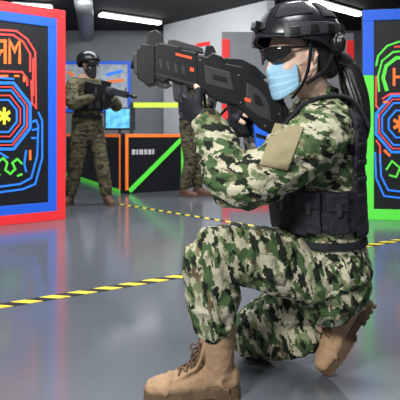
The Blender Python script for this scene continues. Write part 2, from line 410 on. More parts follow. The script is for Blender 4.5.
def part_poster(label, s, w, z, h, m, fm): return poster(label, a_w+pu*s+pn*.1+V((0, 0, z)), pu, w, h, m, fm)
part_poster('red framed poster on the white partition above the gun', 1.35, .42, 1.75, .9, M['poster'], M['red'])
# ceiling lights
def ceil_light(p0, p1, label):
    p0 = V(p0); p1 = V(p1); t = thing('ceiling_light', (p0+p1)/2, label, 'light'); dd = (p1-p0).normalized()
    obj('housing', loft(MB(), [p0+V((0, 0, .03)), p1+V((0, 0, .03))], [(.11, .028)]*2, ref=dd.cross(V((0, 0, 1))), n=12, k=2, cap=False), M['metal'], t, False)
    obj('tube', loft(MB(), [p0+dd*.03-V((0, 0, .02)), p1-dd*.03-V((0, 0, .02))], [(.09, .035)]*2, ref=dd.cross(V((0, 0, 1))), n=14, k=2), M['tube'], t)
ceil_light((-1.95, 10.9, 3.14), (-.84, 11.75, 3.14), 'long lit ceiling tube above the standing player')
ceil_light((-3.4, 10.1, 3.14), (-2.72, 10.3, 3.14), 'lit ceiling tube above the left graphic panel')
ceil_light((1.95, 9.8, 3.14), (3.1, 10.9, 3.14), 'lit ceiling tube right of the helmet')
mb = loft(MB(), [(-2.6, 12.9, 3.07), (-2.0, 9.6, 3.07)], [(.16, .13)]*2, ref=(1, 0, 0), n=16, k=4, cap=False)
tag(obj('air_duct', mb, M['metal']), 'round grey air duct under the dark ceiling', 'duct')
# floor tape
def tape(p0, p1, w, label):
    p0 = V(p0); p1 = V(p1); dd = p1-p0
    o = obj('hazard_tape', box(MB(), (0, 0, .001), (dd.length, w, .002)), M['tape'], smooth=False)
    o.location = (p0+p1)/2; o.rotation_euler = (0, 0, math.atan2(dd.y, dd.x)); tag(o, label, 'tape')
tape((-1.33, 2.335, .0005), (1.6, 4.28, .0005), .070, 'near yellow and black hazard tape crossing the floor behind the raised knee')
tape((-.95, 6.42, .0005), (.75, 4.57, .0005), .045, 'far yellow and black hazard tape on the floor near the low barrier')
# ------------------------------------------------------------------ people helpers
def frame(o, f, u):
    f = V(f).normalized(); u = V(u); u = (u-f*u.dot(f)).normalized(); l = u.cross(f)
    m = Matrix.Identity(4)
    for i in range(3): m[i][0] = f[i]; m[i][1] = l[i]; m[i][2] = u[i]; m[i][3] = o[i]
    return m
def head(mb, m, q=1):
    h = MB(); nu, nv = (28, 18) if q else (16, 10)
    ell(h, (-.012, 0, .03), (.096, .074, .086), nu=nu, nv=nv); ell(h, (.026, 0, -.02), (.062, .062, .085), nu=nu, nv=nv)
    ell(h, (.034, 0, -.068), (.048, .050, .042), nu=nu, nv=nv); ell(h, (.068, 0, -.098), (.019, .022, .016), nu=nu, nv=nv)
    loft(h, [(.080, 0, .018), (.092, 0, -.005), (.100, 0, -.026)], [.009, .010, .012], n=12, k=3)
    for s in (-1, 1):
        ell(h, (.094, s*.011, -.030), (.009, .008, .007), nu=12, nv=8)
        loft(h, [(.082, s*.012, .03), (.076, s*.035, .034), (.055, s*.055, .028)], [.008, .008, .007], n=10, k=3)
        loft(h, [(-.006, s*.070, -.004), (-.012, s*.082, .008)], [(.006, .02), (.005, .018)], ref=(1, 0, 0), n=12, k=2)
        ell(h, (-.008, s*.077, .002), (.017, .008, .029), nu=16, nv=10)
        ell(h, (.058, s*.036, -.03), (.026, .022, .02), nu=16, nv=10)
        loft(h, [(.02, s*.052, -.075), (-.01, s*.06, -.05), (-.02, s*.062, -.01)], [.012, .014, .012], n=10, k=3)
    ell(h, (.080, 0, -.057), (.010, .024, .0055), nu=16, nv=8); ell(h, (.078, 0, -.068), (.010, .020, .0065), nu=16, nv=8)
    mb.join(h.xf(m))
def hand(W, d, n, right, curl, thumb, s=1.0):
    W = V(W); d = V(d).normalized(); n = V(n); n = (n-d*n.dot(d)).normalized(); t = n.cross(d) if right else d.cross(n)
    fg = []
    for i in range(4):
        base = W+d*(.088-(.003, 0, .003, .011)[i])*s+t*(.031-.0205*i)*s; Lf = (.95, 1.05, .98, .78)[i]*s
        pts = [base-d*.03*s, base]; p = base; ang = 0
        for k, sg in enumerate((.044, .028, .023)):
            ang += R(curl[k]+(0, 2, 4, 7)[i]); p = p+(d*math.cos(ang)-n*math.sin(ang)+t*(.05-.035*i))*sg*Lf; pts.append(p)
        fg.append(pts)
    th = [W+d*.02*s+t*.012*s, W+d*.045*s+t*.038*s-n*.006*s]
    p = th[-1]
    for v, sg in zip(thumb, (.036, .030)):
        v = d*v[0]+t*v[1]+n*v[2]; p = p+v.normalized()*sg*s; th.append(p)
    return dict(W=W, d=d, n=n, t=t, f=fg, th=th, s=s)
def hand_mb(mb, H, ex=0, segs=9, nn=10, tsegs=None):
    W, d, t, s = H['W'], H['d'], H['t'], H['s']
    loft(mb, [W-d*.02*s, W+d*.015*s, W+d*.05*s, W+d*.085*s], [(.025*s+ex, .019*s+ex), (.029*s+ex, .018*s+ex), (.041*s+ex, .016*s+ex), (.041*s+ex, .012*s+ex)], ref=t, n=16, k=4)
    rr = [.0100, .0098, .0090, .0083, .0072]
    for pts in H['f']:
        p = pts[:2+segs]; loft(mb, p, [r*s+ex for r in rr[:len(p)]], n=nn, k=2)
    p = H['th'][:2+(segs if tsegs is None else tsegs)]; loft(mb, p, [r*s+ex for r in (.015, .0125, .0105, .0085)[:len(p)]], n=nn, k=2)
def boot(parent, m, shaft=(0, 0, 1), sl=.11, mu=None, ms=None, lac=True, vox=.005, rows=(.12, .34, .56)):
    mu = mu or M['tan']; ms = ms or M['sole']; sv = V(shaft).normalized()
    b = MB()
    loft(b, [(-.042, 0, .060), (0, 0, .066), (.055, 0, .060), (.115, 0, .047), (.165, 0, .042), (.192, 0, .038)],
         [(.034, .042), (.037, .052), (.041, .046), (.046, .033), (.046, .027), (.037, .021)], ref=(0, 1, 0), n=20)
    top = V((-.006, 0, .10))+sv*sl
    loft(b, [(-.014, 0, .055), (-.010, 0, .095), V((-.006, 0, .10))+sv*sl*.5, top], [.043, .046, .051, .056], n=20, cap=False)
    loft(b, [top-sv*.012, top+sv*.006], [.059, .059], n=20, k=3, cap=False)
    if lac:
        # toe cap seam, heel counter and eyelet flaps stand proud of the suede
        loft(b, [(.150, -.047, .030), (.138, -.036, .066), (.134, 0, .077), (.138, .036, .066), (.150, .047, .030)], [.0045]*5, n=8, k=4)
        for sg in (1, -1):
            loft(b, [(.120, sg*.030, .068), (.085, sg*.034, .088), (.055, sg*.036, .112), V((-.006, sg*.030, .10))+sv*sl*.6+V((.042, 0, 0))], [(.009, .006)]*4, n=8, k=4)
            loft(b, [(-.035, sg*.036, .034), (-.01, sg*.046, .062), (-.03, sg*.036, .088), (-.055, 0, .094)], [.005]*4, n=8, k=4)
    up = fuse(b.xf(m), vox, 2 if lac else 3); wrinkle(up, .0016, (40, 40, 40), .002)
    o = obj('boot', up, mu, parent)
    s = MB(); out = []
    for i in range(40):
        a_ = 2*PI*i/40; cx = math.cos(a_); sy = math.sin(a_); x = .07+.147*math.copysign(abs(cx)**.8, cx)
        hw = .046 if x > .09 else .038; out.append((x, hw*math.copysign(abs(sy)**.7, sy)))
    def sl_(z0, z1, sc, x0=-9, x1=9):
        pts = [(max(x0, min(x1, x)), y*sc) for x, y in out]; n = len(pts)
        s.add([(x, y, z0) for x, y in pts]+[(x, y, z1) for x, y in pts], [tuple(range(n))[::-1], tuple(range(n, 2*n))]+[(i, (i+1) % n, n+(i+1) % n, n+i) for i in range(n)])
    sl_(.012, .036, 1.0); sl_(.0025, .016, .98, -9, .012); sl_(.0025, .014, .98, .05, 9)
    if lac:
        for i in range(13):
            x = -.062+.0215*i
            if -.062 <= x < .015 or x > .052:
                for sg in (1, -1): box(s, (x, sg*(.024 if x < .05 else .030 if x < .17 else .020), .003), (.015, .024, .006))
    else: sl_(0, .008, .95)
    obj('sole', s.xf(m), ms, o, smooth=False, bevel=.002)
    if lac:
        l = MB(); side = V((0, 1, 0))
        path = [V((.112, 0, .082)), V((.090, 0, .094)), V((.068, 0, .107)), V((.052, 0, .122))]
        fwd = V((1, 0, 0)); fo = (fwd-sv*fwd.dot(sv)).normalized()
        for k in rows: path.append(V((-.006, 0, .11))+sv*sl*k+fo*.0535)
        for i in range(len(path)-1):
            for sg in (1, -1):
                A = path[i]+side*sg*.024-V((0, 0, .002)); B = path[i+1]-side*sg*.024-V((0, 0, .002)); mid = (path[i]+path[i+1])/2+V((.005, 0, .007))
                loft(l, [A, mid, B], [.0032]*3, n=6, k=3)
        pk = path[-2]
        for sg in (1, -1):
            loft(l, [pk, pk+V((.02, sg*.02, .008)), pk+V((.028, sg*.03, -.012)), pk+V((.008, sg*.008, -.002))], [.0025]*4, n=6, k=3)
            loft(l, [pk, pk+V((.022, sg*.012, -.02)), pk+V((.03, sg*.02, -.05))], [.0025]*3, n=6, k=3)
        obj('lace', l.xf(m), M['lace'], o)
    return o
def helmet(parent, m, mm, detail=True):
    c = V((-.016, 0, .052)); rad = V((.146, .122, .126))
    def E0(A):
        k = abs((A+PI) % (2*PI)-PI)/PI  # 0 front .. 1 back
        return R(12-16*min(1, k/.45) if k < .45 else -4-31*min(1, (k-.45)/.3))
    def pt(A, E, off): return V((c.x+(rad.x+off)*math.cos(E)*math.cos(A), c.y+(rad.y+off)*math.cos(E)*math.sin(A), c.z+(rad.z+off)*math.sin(E)))
    s = MB(); shell(s, lambda u, v, q: pt(2*PI*u, E0(2*PI*u)+(R(89.5)-E0(2*PI*u))*v, -.012*(1-q)), 56, 16)
    o = obj('helmet', s.xf(m), mm, parent)
    r = MB(); pts = [pt(2*PI*i/48, E0(2*PI*i/48), -.004) for i in range(49)]; tube(r, pts, .0055, n=8)
    obj('rim', r.xf(m), M['blk'], o)
    if detail:
        for sg in (1, -1):
            b = MB(); shell(b, lambda u, v, q: pt(sg*R(42+96*u), R(1+19*v*(1-.35*u)), -.002+.012*q), 16, 3)
            obj('side_rail', b.xf(m), M['gun2'], o, smooth=False, bevel=.002)
            for k in range(4):
                b = MB(); shell(b, lambda u, v, q: pt(sg*R(49+22*k+11*u), R(3+10*v), .006+.008*q), 4, 2)
                obj('rail_clamp', b.xf(m), M['gun'], o, smooth=False, bevel=.002)
            b = MB(); shell(b, lambda u, v, q: pt(sg*R(28+55*u), R(32+28*v), -.002+.006*q), 10, 5); obj('fabric_pad', b.xf(m), M['blk'], o, bevel=.001)
            b = MB(); shell(b, lambda u, v, q: pt(sg*R(100+45*u), R(26+30*v), -.002+.006*q), 10, 5); obj('fabric_pad', b.xf(m), M['blk'], o, bevel=.001)
            b = MB(); loft(b, [(-.070, sg*.108, .026), (-.070, sg*.126, .026), (-.070, sg*.132, .026)], [(.024, .032), (.023, .030), (.014, .02)], ref=(1, 0, 0), n=20, k=3)
            e = obj('rail_mount', b.xf(m), M['gun'], o)
            b = MB(); loft(b, [(.012, sg*.100, .046), (.020, sg*.082, -.035), (.040, sg*.064, -.088), (.05, sg*.025, -.120)], [(.007, .002)]*4, ref=(1, 0, 0), n=8, k=4)
            obj('strap', b.xf(m), M['blk'], o)
            b = MB(); loft(b, [(-.075, sg*.096, .01), (-.040, sg*.088, -.045), (.028, sg*.072, -.083)], [(.007, .002)]*3, ref=(1, 0, .5), n=8, k=4)
            obj('strap', b.xf(m), M['blk'], o)
        b = MB(); shell(b, lambda u, v, q: pt(R(-15+30*u), R(18+28*v), -.002+.011*q), 6, 5); obj('front_mount', b.xf(m), M['gun2'], o, False, bevel=.003)
        b = MB(); box(b, (.132, 0, .106), (.022, .030, .026), Matrix.Rotation(R(-22), 3, 'Y')); obj('mount_block', b.xf(m), M['gun'], o, False, bevel=.003)
        b = MB(); shell(b, lambda u, v, q: pt(R(-6+12*u), R(50+90*v), -.002+.006*q), 4, 12); obj('top_strip', b.xf(m), M['blk'], o)
        b = MB(); loft(b, [(-.150, 0, .0), (-.170, 0, -.004)], [.022, .018], n=14, k=3, cap=False); obj('dial', b.xf(m), M['gun2'], o, False)
    else:
        for sg in (1, -1):
            b = MB(); loft(b, [(0, sg*.1, .01), (.03, sg*.07, -.085), (.04, sg*.02, -.112)], [(.009, .003)]*3, ref=(1, 0, 0), n=8, k=4)
            obj('strap', b.xf(m), M['blk'], o)
    return o
def goggles(parent, m, h=.05, big=0, wrap=60):
    b = MB()
    def f(u, v, q):
        A = R(-wrap+2*wrap*u); k = abs(u-.5)*2; e = math.exp(-(math.degrees(A)/13)**2)
        z0 = -.010+.018*e+.026*k**3; z1 = h-.004*e-.008*k**2
        return V((.020+(.090+big+.004*q)*math.cos(A), (.078+big+.004*q)*math.sin(A), z0+(z1-z0)*v))
    shell(b, f, 36, 6); o = obj('sunglasses' if not big else 'goggles', b.xf(m), M['lens'], parent)
    e0 = f(1, .8, .5)
    for sg in (1, -1):
        b = MB(); loft(b, [(e0.x, sg*e0.y, e0.z), (.02, sg*(.079+big), .026), (-.015, sg*.084, .023), (-.05, sg*.08, .015)], [(.004, .003)]*4, n=8, k=3)
        obj('temple', b.xf(m), M['gun'], o)
    b = MB(); loft(b, [f(i/20, 1.0, 1) for i in range(21)], [.003]*21, n=6, k=1, cap=False); obj('brow_bar', b.xf(m), M['gun'], o)
def facemask(parent, m, mm, name='face_mask', low=0, top=-.002):
    b = MB(); A_ = 74 if not low else 92; pl_ = .0 if low else .0026
    def f(u, v, q):
        ph = R(-A_+2*A_*u); c_ = math.cos(ph); k = abs(u-.5)*2
        if not low: c_ = c_**.9
        zt = top-.022*k**1.5; zb = -.121+.034*k**2-low
        z = zb+(zt-zb)*v; bul = math.sin(PI*min(1, v*1.05))**.5
        saw = (v*5.0 % 1.0) if .18 < v < .8 else .5
        x = .022+(.065+.010*bul)*c_+.015*math.exp(-(k/.26)**2)*math.exp(-((z+.028)/.036)**2)+pl_*(saw-.5)*c_
        return V((x+.002*q*c_, (.060+.006*bul+pl_*(saw-.5)*.6+.002*q)*math.sin(ph), z))
    shell(b, f, 36, 40); o = obj(name, b.xf(m), mm, parent)
    if not low:
        for sg in (1, -1):
            l = MB(); loft(l, [(.042, sg*.065, -.022), (.018, sg*.075, -.006), (-.004, sg*.086, .018)], [.0013]*3, n=6, k=4)
            obj('ear_loop', l.xf(m), M['white'], o)
            l = MB(); loft(l, [(.042, sg*.062, -.082), (.018, sg*.071, -.055), (-.010, sg*.084, -.028)], [.0013]*3, n=6, k=4)
            obj('ear_loop', l.xf(m), M['white'], o)
    return o
# ------------------------------------------------------------------ kneeling player
pw = thing('person', (.25, 1.8, 0), 'kneeling person in green camouflage, black helmet and blue mask, aiming a gun', 'person')
Hm = frame(P(296, 59, 1.74), (-.88, -.45, -.12), (-.07, 0, 1))
sec = [(98, 319, .070, .080), (108, 320, .090, .125), (120, 320, .112, .165), (140, 318, .126, .172), (165, 316, .132, .165), (200, 318, .128, .150), (240, 322, .126, .148), (275, 326, .132, .158), (300, 327, .12, .150)]
TY = 1.80
def secs(py):
    for i in range(len(sec)-1):
        if sec[i][0] <= py <= sec[i+1][0]:
            q = (py-sec[i][0])/(sec[i+1][0]-sec[i][0]); return [sec[i][k]*(1-q)+sec[i+1][k]*q for k in range(4)]
    return list(sec[0] if py < sec[0][0] else sec[-1])
def torso(py, th, off=0):
    _, cx, a_, b_ = secs(py); p = P(cx, py, TY); return p+V(((a_+off)*math.cos(th), (b_+off)*math.sin(th), 0))
Lsh, Lel, Lwr = P(322, 136, 1.665), P(237, 186, 1.555), P(206, 123, 1.675)
Rsh, Rel = P(304, 134, 1.94), P(274, 186, 2.03)
gl = 1.755
HL = hand(P(203, 119, 1.69), V((-.062, .040, .050)), V((-.35, -.75, -.5)), False, (38, 55, 40), ((.45, .25, -.55), (.85, -.05, -.45)))
HR = hand(V((.185, 1.81, .803)), V((-.80, -.08, .50)), V((.1, 1, .15)), True, (62, 70, 35), ((.55, .5, -.6), (.8, .1, -.5)))
Rwr = HR['W']
Lhip, Lkn, Lan = P(320, 274, 1.735), P(215, 253, 1.655), P(217, 366, 1.70)
Rhip, Rkn, Ran = P(326, 278, 1.88), P(246, 336, 2.0), P(342, 322, 1.885)
b = MB()
loft(b, [P(s[1], s[0], TY) for s in sec[:-1]], [(s[2]*.80, s[3]*.80) for s in sec[:-1]], ref=(1, 0, 0), n=24, k=3, cap=False)
loft(b, [P(321, 125, 1.80), P(320, 105, 1.79), Hm @ V((-.025, 0, -.05)), Hm @ V((-.01, 0, 0))], [.075, .056, .052, .05], n=18)
loft(b, [P(318, 128, 1.76), Lsh, (Lsh+Lel)/2, Lel, Lel.lerp(Lwr, .4), Lwr, HL['W']], [.055, .056, .05, .042, .042, .030, .026], n=16)
loft(b, [P(316, 128, 1.84), Rsh, (Rsh+Rel)/2, Rel, Rel.lerp(Rwr, .4), Rwr], [.055, .056, .05, .042, .042, .028], n=16)
loft(b, [Lhip, Lhip.lerp(Lkn, .5), Lkn, P(216, 292, 1.68), P(216, 330, 1.70), Lan], [.076, .070, .055, .048, .036, .030], n=16)
loft(b, [Rhip, Rhip.lerp(Rkn, .5), Rkn, Rkn.lerp(Ran, .35), Ran], [.072, .066, .048, .040, .030], n=16)
hand_mb(b, HL); hand_mb(b, HR); head(b, Hm)
body = obj('body', fuse(b, .0042, 2), M['skin'], pw)
for sg in (1, -1): obj('eye', ell(MB(), (.076, sg*.031, .014), (.013, .014, .0125), m=Hm), M['eye'], pw)
# jacket
b = MB()
loft(b, [P(s[1], s[0], TY) for s in sec[:-1]]+[P(327, 281, TY)], [(s[2], s[3]) for s in sec[:-1]]+[(.137, .162)], ref=(1, 0, 0), n=30, k=3, cap=False)
loft(b, [P(319, 122, 1.74), Lsh, P(285, 161, 1.595), Lel, P(221, 154, 1.615), P(209, 129, 1.665)], [.077, .083, .082, .068, .062, .048], n=20)
loft(b, [P(212, 134, 1.66), P(208, 127, 1.668)], [.050, .049], n=20, k=3)
loft(b, [P(316, 122, 1.86), Rsh, Rsh.lerp(Rel, .5)+V((0, .01, 0)), Rel, Rel.lerp(Rwr, .5), Rel.lerp(Rwr, .92)], [.075, .079, .072, .062, .054, .045], n=20)
loft(b, [P(321, 112, 1.79), P(318, 100, 1.785), P(315, 94, 1.78)], [.082, .066, .062], n=20, cap=False)
jm = wrinkle(fuse(b, .006, 3), .0085, (14, 14, 32), .004)
jk = obj('jacket', jm, M['camo'], pw)
jb = BVHTree.FromPolygons([v.co+V(pw.location) for v in jm.vertices], [tuple(p.vertices) for p in jm.polygons])
def decal(bvh, corners, name, m, parent, off=.004, nu=14, nv=12, label=None, back=.004, avg=0):
    """cloth patch laid on a garment: points found on the garment surface, smoothed over their neighbours"""
    c0, c1, c2, c3 = [P(x, y, 1.2) for x, y in corners]; eye = V((0, 0, CH)); cache = {}
    for i in range(nu+1):
        for j in range(nv+1):
            u, v = i/nu, j/nv
            p = (c0*(1-u)+c1*u)*(1-v)+(c3*(1-u)+c2*u)*v; dr = (p-eye).normalized()
            h = bvh.ray_cast(eye, dr)
            cache[(i, j)] = (h[0], h[1] if h[1].dot(dr) < 0 else -h[1], dr, (h[0]-eye).length) if h[0] else (eye+dr*1.65, -dr, dr, 1.65)
    def f(u, v, q):
        i, j = round(u*nu), round(v*nv); p, n, dr, dist = cache[(i, j)]
        if avg:
            acc = 0; w_ = 0
            for di in range(-avg, avg+1):
                for dj in range(-avg, avg+1):
                    acc += cache[(min(max(i+di, 0), nu), min(max(j+dj, 0), nv))][3]; w_ += 1
            p = eye+dr*min(acc/w_, dist+.002); n = -dr
        return p+n*(-back+(off+back)*q)
    s = MB(); shell(s, f, nu, nv); return obj(name, s, m, parent, label=label)
decal(jb, [(275, 123), (304, 127), (288, 171), (259, 165)], 'sleeve_patch', M['patch'], jk, off=.005, nu=16, nv=16, back=.012, avg=2, label='plain khaki patch on the upper sleeve')
# trousers
b = MB()
loft(b, [P(322, 244, TY), P(327, 266, TY), P(329, 286, TY), P(326, 295, TY)], [(.115, .140), (.130, .158), (.124, .152), (.09, .13)], ref=(1, 0, 0), n=28, k=3)
loft(b, [Lhip, P(270, 260, 1.69), Lkn, P(213, 294, 1.672), P(215, 319, 1.69)], [.101, .093, .077, .078, .069], n=24)
loft(b, [Lkn, Lkn+V((0, 0, -.03))], [.073, .075], n=24, k=3)
loft(b, [Rhip, P(286, 308, 1.955), Rkn, P(282, 339, 1.95), P(304, 336, 1.915)], [.100, .084, .069, .064, .060], n=24)
tm = wrinkle(fuse(b, .006, 3), .0082, (22, 14, 16), .004, zmin=.004)
tr = obj('trousers', tm, M['camo_leg'], pw)
tb = BVHTree.FromPolygons([v.co+V(pw.location) for v in tm.vertices], [tuple(p.vertices) for p in tm.polygons])
decal(tb, [(250, 242), (290, 254), (284, 284), (246, 274)], 'cargo_pocket', M['camo_leg'], tr, off=.008)
decal(tb, [(249, 240), (291, 252), (289, 261), (248, 249)], 'pocket_flap', M['camo_leg'], tr, off=.012)
# boots
boot(pw, frame(V((.047, 1.70, 0)), (-1, -.06, 0), (0, 0, 1)), (-.02, 0, 1), .115)
ff = V((-.58, -.20, -.77)).normalized(); T = V((.420, 1.855, .004)); m = frame(T-ff*.21, ff, (-.76, -.18, .61))
boot(pw, m, (.70, 0, .72), .085)
# gloves
for H in (HL, HR):
    b = MB(); hand_mb(b, H, .003, 2 if H is HR else 1, 10, 1); loft(b, [H['W']-H['d']*.035, H['W']+H['d']*.02], [(.031, .026), (.032, .023)], ref=H['t'], n=16, k=3)
    g = obj('glove', fuse(b, .004, 2), M['blk'], pw)
    for pts in H['f']:
        k = MB(); loft(k, [pts[1]-H['d']*.012+H['n']*.008, pts[1]+H['n']*.011, pts[1]+H['d']*.010+H['n']*.006], [(.008, .005)]*3, ref=H['t'], n=10, k=2)
        obj('knuckle_guard', k, M['gun2'], g)
    k = MB(); loft(k, [H['W']-H['d']*.008, H['W']+H['d']*.012], [(.0345, .0265), (.0345, .0255)], ref=H['t'], n=18, k=2, cap=False); obj('wrist_strap', k, M['gun2'], g)
helmet(pw, Hm, M['helm']); goggles(pw, Hm, .038); facemask(pw, Hm, M['maskb'])
# hair
b = MB()
ell(b, (-.048, 0, .01), (.066, .076, .080), m=Hm)
for sg in (1, -1):
    loft(b, [Hm @ V((-.030, sg*.076, .05)), Hm @ V((-.048, sg*.077, -.008)), Hm @ V((-.068, sg*.066, -.055)), Hm @ V((-.100, sg*.02, -.05))], [(.024, .010), (.025, .011), (.026, .016), (.02, .02)], ref=(1, 0, 0), n=16)
    loft(b, [Hm @ V((.020, sg*.074, .062)), Hm @ V((.004, sg*.080, .034)), Hm @ V((-.004, sg*.082, .010))], [(.015, .005), (.009, .005), (.004, .003)], ref=(1, 0, 0), n=10)
tail = [Hm @ V((-.095, 0, -.01)), P(346, 68, 1.785), P(353, 86, 1.77), P(358, 107, 1.755), P(361, 132, 1.745), P(359, 156, 1.742)]
rs = (.022, .032, .038, .035, .024, .007)
loft(b, tail, rs, n=20, k=6)
for k in range(60):
    a_ = k*2.399; pts = []
    for i, p in enumerate(tail): s_ = rs[i]*(.95+.05*math.sin(k*1.7+i*.6)); an = a_+i*.10; pts.append(p+V((math.cos(an)*s_, math.sin(an)*s_, random.uniform(-.01, .01) if i == 5 else 0)))
    loft(b, pts, [.003, .0035, .0035, .0035, .003, .002], n=5, k=5)
obj('hair', fuse(b, .0026, 2), M['hair'], pw)
obj('hair_tie', loft(MB(), [P(342, 61, 1.785), P(345, 66, 1.785)], [.031, .032], n=16, k=2), M['blk'], pw)
# vest: soft cloth, remeshed and creased
def band(mb, p0, p1, t0, t1, o0, o1, nu=24, nv=8): return shell(mb, lambda u, v, q: torso(p0+(p1-p0)*v, R(t0+(t1-t0)*u), o0+(o1-o0)*q), nu, nv)
def soft(mb, vox=.005, amp=.0025, lump=.004): return wrinkle(fuse(mb, vox, 4), amp, (26, 26, 40), lump)
vb = MB(); band(vb, 112, 230, -55, 55, .002, .019, 26, 18)
vest = obj('vest', soft(vb), M['blk'], pw)
vb = MB(); band(vb, 128, 228, 118, 242, .002, .030, 26, 16); obj('front_plate', soft(vb), M['blk'], vest)
vb = MB(); band(vb, 186, 225, 50, 125, .0, .018, 16, 6); obj('side_band', soft(vb), M['blk'], vest)
vb = MB(); band(vb, 186, 225, -125, -50, .0, .018, 16, 6); obj('side_band', soft(vb), M['blk'], vest)
for sy in (-1, 1):
    vb = MB(); pts = []
    for px, py in ((359, 128), (351, 111), (340, 101), (322, 99), (300, 106), (283, 122), (275, 136)): pts.append(P(px, py, 1.80)+V((0, sy*.090, .003)))
    loft(vb, pts, [(.024, .007)]*7, ref=(0, 1, 0), n=12, k=4); obj('shoulder_strap', vb, M['blk'], vest)
for t0, t1, p0, p1, th in ((-156, -132, 186, 224, .018), (-126, -102, 187, 226, .014), (-94, -70, 189, 225, .014), (136, 160, 184, 226, .018)):
    vb = MB(); band(vb, p0+5, p1, t0, t1, .010, .014+th, 8, 8); pk = obj('pouch', soft(vb, .004, .002, .005), M['blk'], vest)
    vb = MB(); band(vb, p0-1, p0+16, t0-1, t1+1, .012, .019+th, 8, 4); fl = obj('pouch_flap', soft(vb, .0035, .0015, .004), M['blk'], pk)
    vb = MB(); tm_ = (t0+t1)/2; band(vb, p0+8, p0+20, tm_-2.5, tm_+2.5, .014+th, .021+th, 3, 4); obj('pouch_tab', vb, M['gun2'], pk, bevel=.001)
for py in (142, 158, 174, 190): vb = MB(); band(vb, py, py+5, -52, 52, .016, .0218, 20, 2); obj('webbing', vb, M['blk'], vest)
vb = MB(); band(vb, 234, 241, -180, 179, .004, .014, 40, 3); obj('belt', vb, M['blk'], vest, bevel=.002)
# ------------------------------------------------------------------ gun
g = thing('toy_gun', P(212, 92, gl), 'black laser tag gun with orange accents aimed up to the left by the kneeling player', 'gun')
def gp(name, pts, h, m, bev=.004, par=None, label=None): return obj(name, prismY(MB(), pts, gl, h), m, par or g, False, bevel=bev, label=label)
rec = gp('receiver', [(196, 55), (207, 57), (212, 53), (222, 57), (226, 64), (242, 67), (256, 74), (272, 88), (281, 101), (285, 128), (279, 136), (268, 134), (257, 128), (250, 120), (240, 111), (236, 106), (222, 103), (210, 98), (204, 92), (196, 89)], .025, M['gun'], .006)
hg = gp('handguard', [(153, 49), (158, 43), (180, 47), (183, 50), (198, 53), (200, 90), (190, 91), (186, 86), (174, 83), (170, 80), (166, 84), (153, 80)], .026, M['gun'], .006)
gp('muzzle', [(138, 51), (142, 45), (156, 46), (156, 85), (148, 87), (143, 82), (138, 79)], .029, M['gun'], .004)
gp('muzzle_cap', [(133, 55), (139, 53), (139, 76), (135, 74)], .020, M['gun2'], .003)
ax = (P(150, 66, gl)-P(250, 96, gl)).normalized()
p = P(137, 65, gl); b = MB(); loft(b, [p-ax*.01, p+ax*.016, p+ax*.016, p+ax*.004], [.016, .016, .011, .010], n=18, k=1, cap=False); obj('barrel', b, M['gun'], g)
gp('lower_rail', [(157, 82), (166, 85), (169, 82), (172, 86), (166, 89), (157, 86)], .012, M['gun2'], .002)
gp('front_sight', [(145, 47), (149, 33), (156, 30), (161, 34), (165, 45)], .009, M['gun'], .002)
gp('rear_sight', [(203, 58), (206, 46), (213, 46), (219, 59)], .011, M['gun'], .002)
gp('carry_handle', [(224, 58), (241, 59), (256, 67), (267, 78), (261, 80), (249, 72), (236, 66), (224, 65)], .012, M['gun'], .003)
gp('top_rail', [(168, 41), (174, 40), (202, 48), (204, 54), (198, 53), (168, 46)], .012, M['gun2'], .002)
gp('grip', [(226, 100), (240, 105), (249, 134), (238, 138), (229, 120)], .015, M['gun'], .006)
b = MB(); tube(b, [P(227, 108, gl), P(216, 119, gl), P(206, 114, gl), P(204, 93, gl)], .0045, n=8, k=1); obj('trigger_guard', b, M['gun'], g)
b = MB(); loft(b, [P(216, 98, gl), P(215, 106, gl), P(212, 111, gl)], [.004, .0035, .003], n=8, k=3); obj('trigger', b, M['gun2'], g)
gp('foregrip', [(172, 82), (190, 87), (188, 106), (174, 101)], .018, M['gun2'], .006)
gp('stock', [(270, 91), (281, 97), (288, 110), (289, 140), (281, 141), (271, 131)], .022, M['gun'], .006)
pod = gp('sensor_pod', [(253, 121), (272, 128), (271, 151), (264, 153), (256, 148)], .022, M['blue'], .006, label='bright blue sensor pod')
gp('pod_band', [(255, 133), (271.6, 138), (271.3, 142), (255.4, 137)], .023, M['gun'], .001, pod)
gp('accent_stripe', [(176, 54), (192, 58), (192, 60.5), (176, 56.5)], .0278, M['acc'], 0, label='red orange stripe')
for pts in ([(244, 98), (250, 99.5), (250, 103), (244, 101.5)], [(190, 68), (194, 69), (194, 73), (190, 72)]):
    gp('accent_stripe', pts, .0278 if pts[0][0] < 200 else .0272, M['acc'], 0, label='red orange accent mark')
for i in range(4):
    x = 159+7.5*i; y = 60+2.1*i; gp('vent_slot', [(x, y), (x+3, y+1), (x+4.5, y+10), (x+1.5, y+9)], .0270, M['gun2'], .001, hg)
gp('side_plate', [(204, 66), (230, 73), (234, 92), (206, 85)], .0272, M['gun2'], .003, rec)
gp('side_plate', [(246, 83), (260, 91), (269, 105), (271, 122), (259, 118), (245, 107)], .0268, M['gun2'], .003, rec)
gp('ejection_port', [(212, 74), (226, 78), (227, 84), (213, 80)], .0288, M['gun'], .002, rec)
gp('cheek_plate', [(252, 93), (259, 97), (263, 107), (254, 104)], .0288, M['gun'], .002, rec)
gp('seam_line', [(157, 74), (196, 85), (196, 86.5), (157, 75.5)], .0268, M['gun2'], 0, hg)
for px, py in ((200, 61), (238, 76), (240, 103), (264, 126), (278, 114)):
    q = P(px, py, gl); b = MB(); loft(b, [q-V((0, .0275, 0)), q+V((0, .0275, 0))], [.0028, .0028], n=10, k=1, cap=False); obj('bolt', b, M['metal'], g, False)
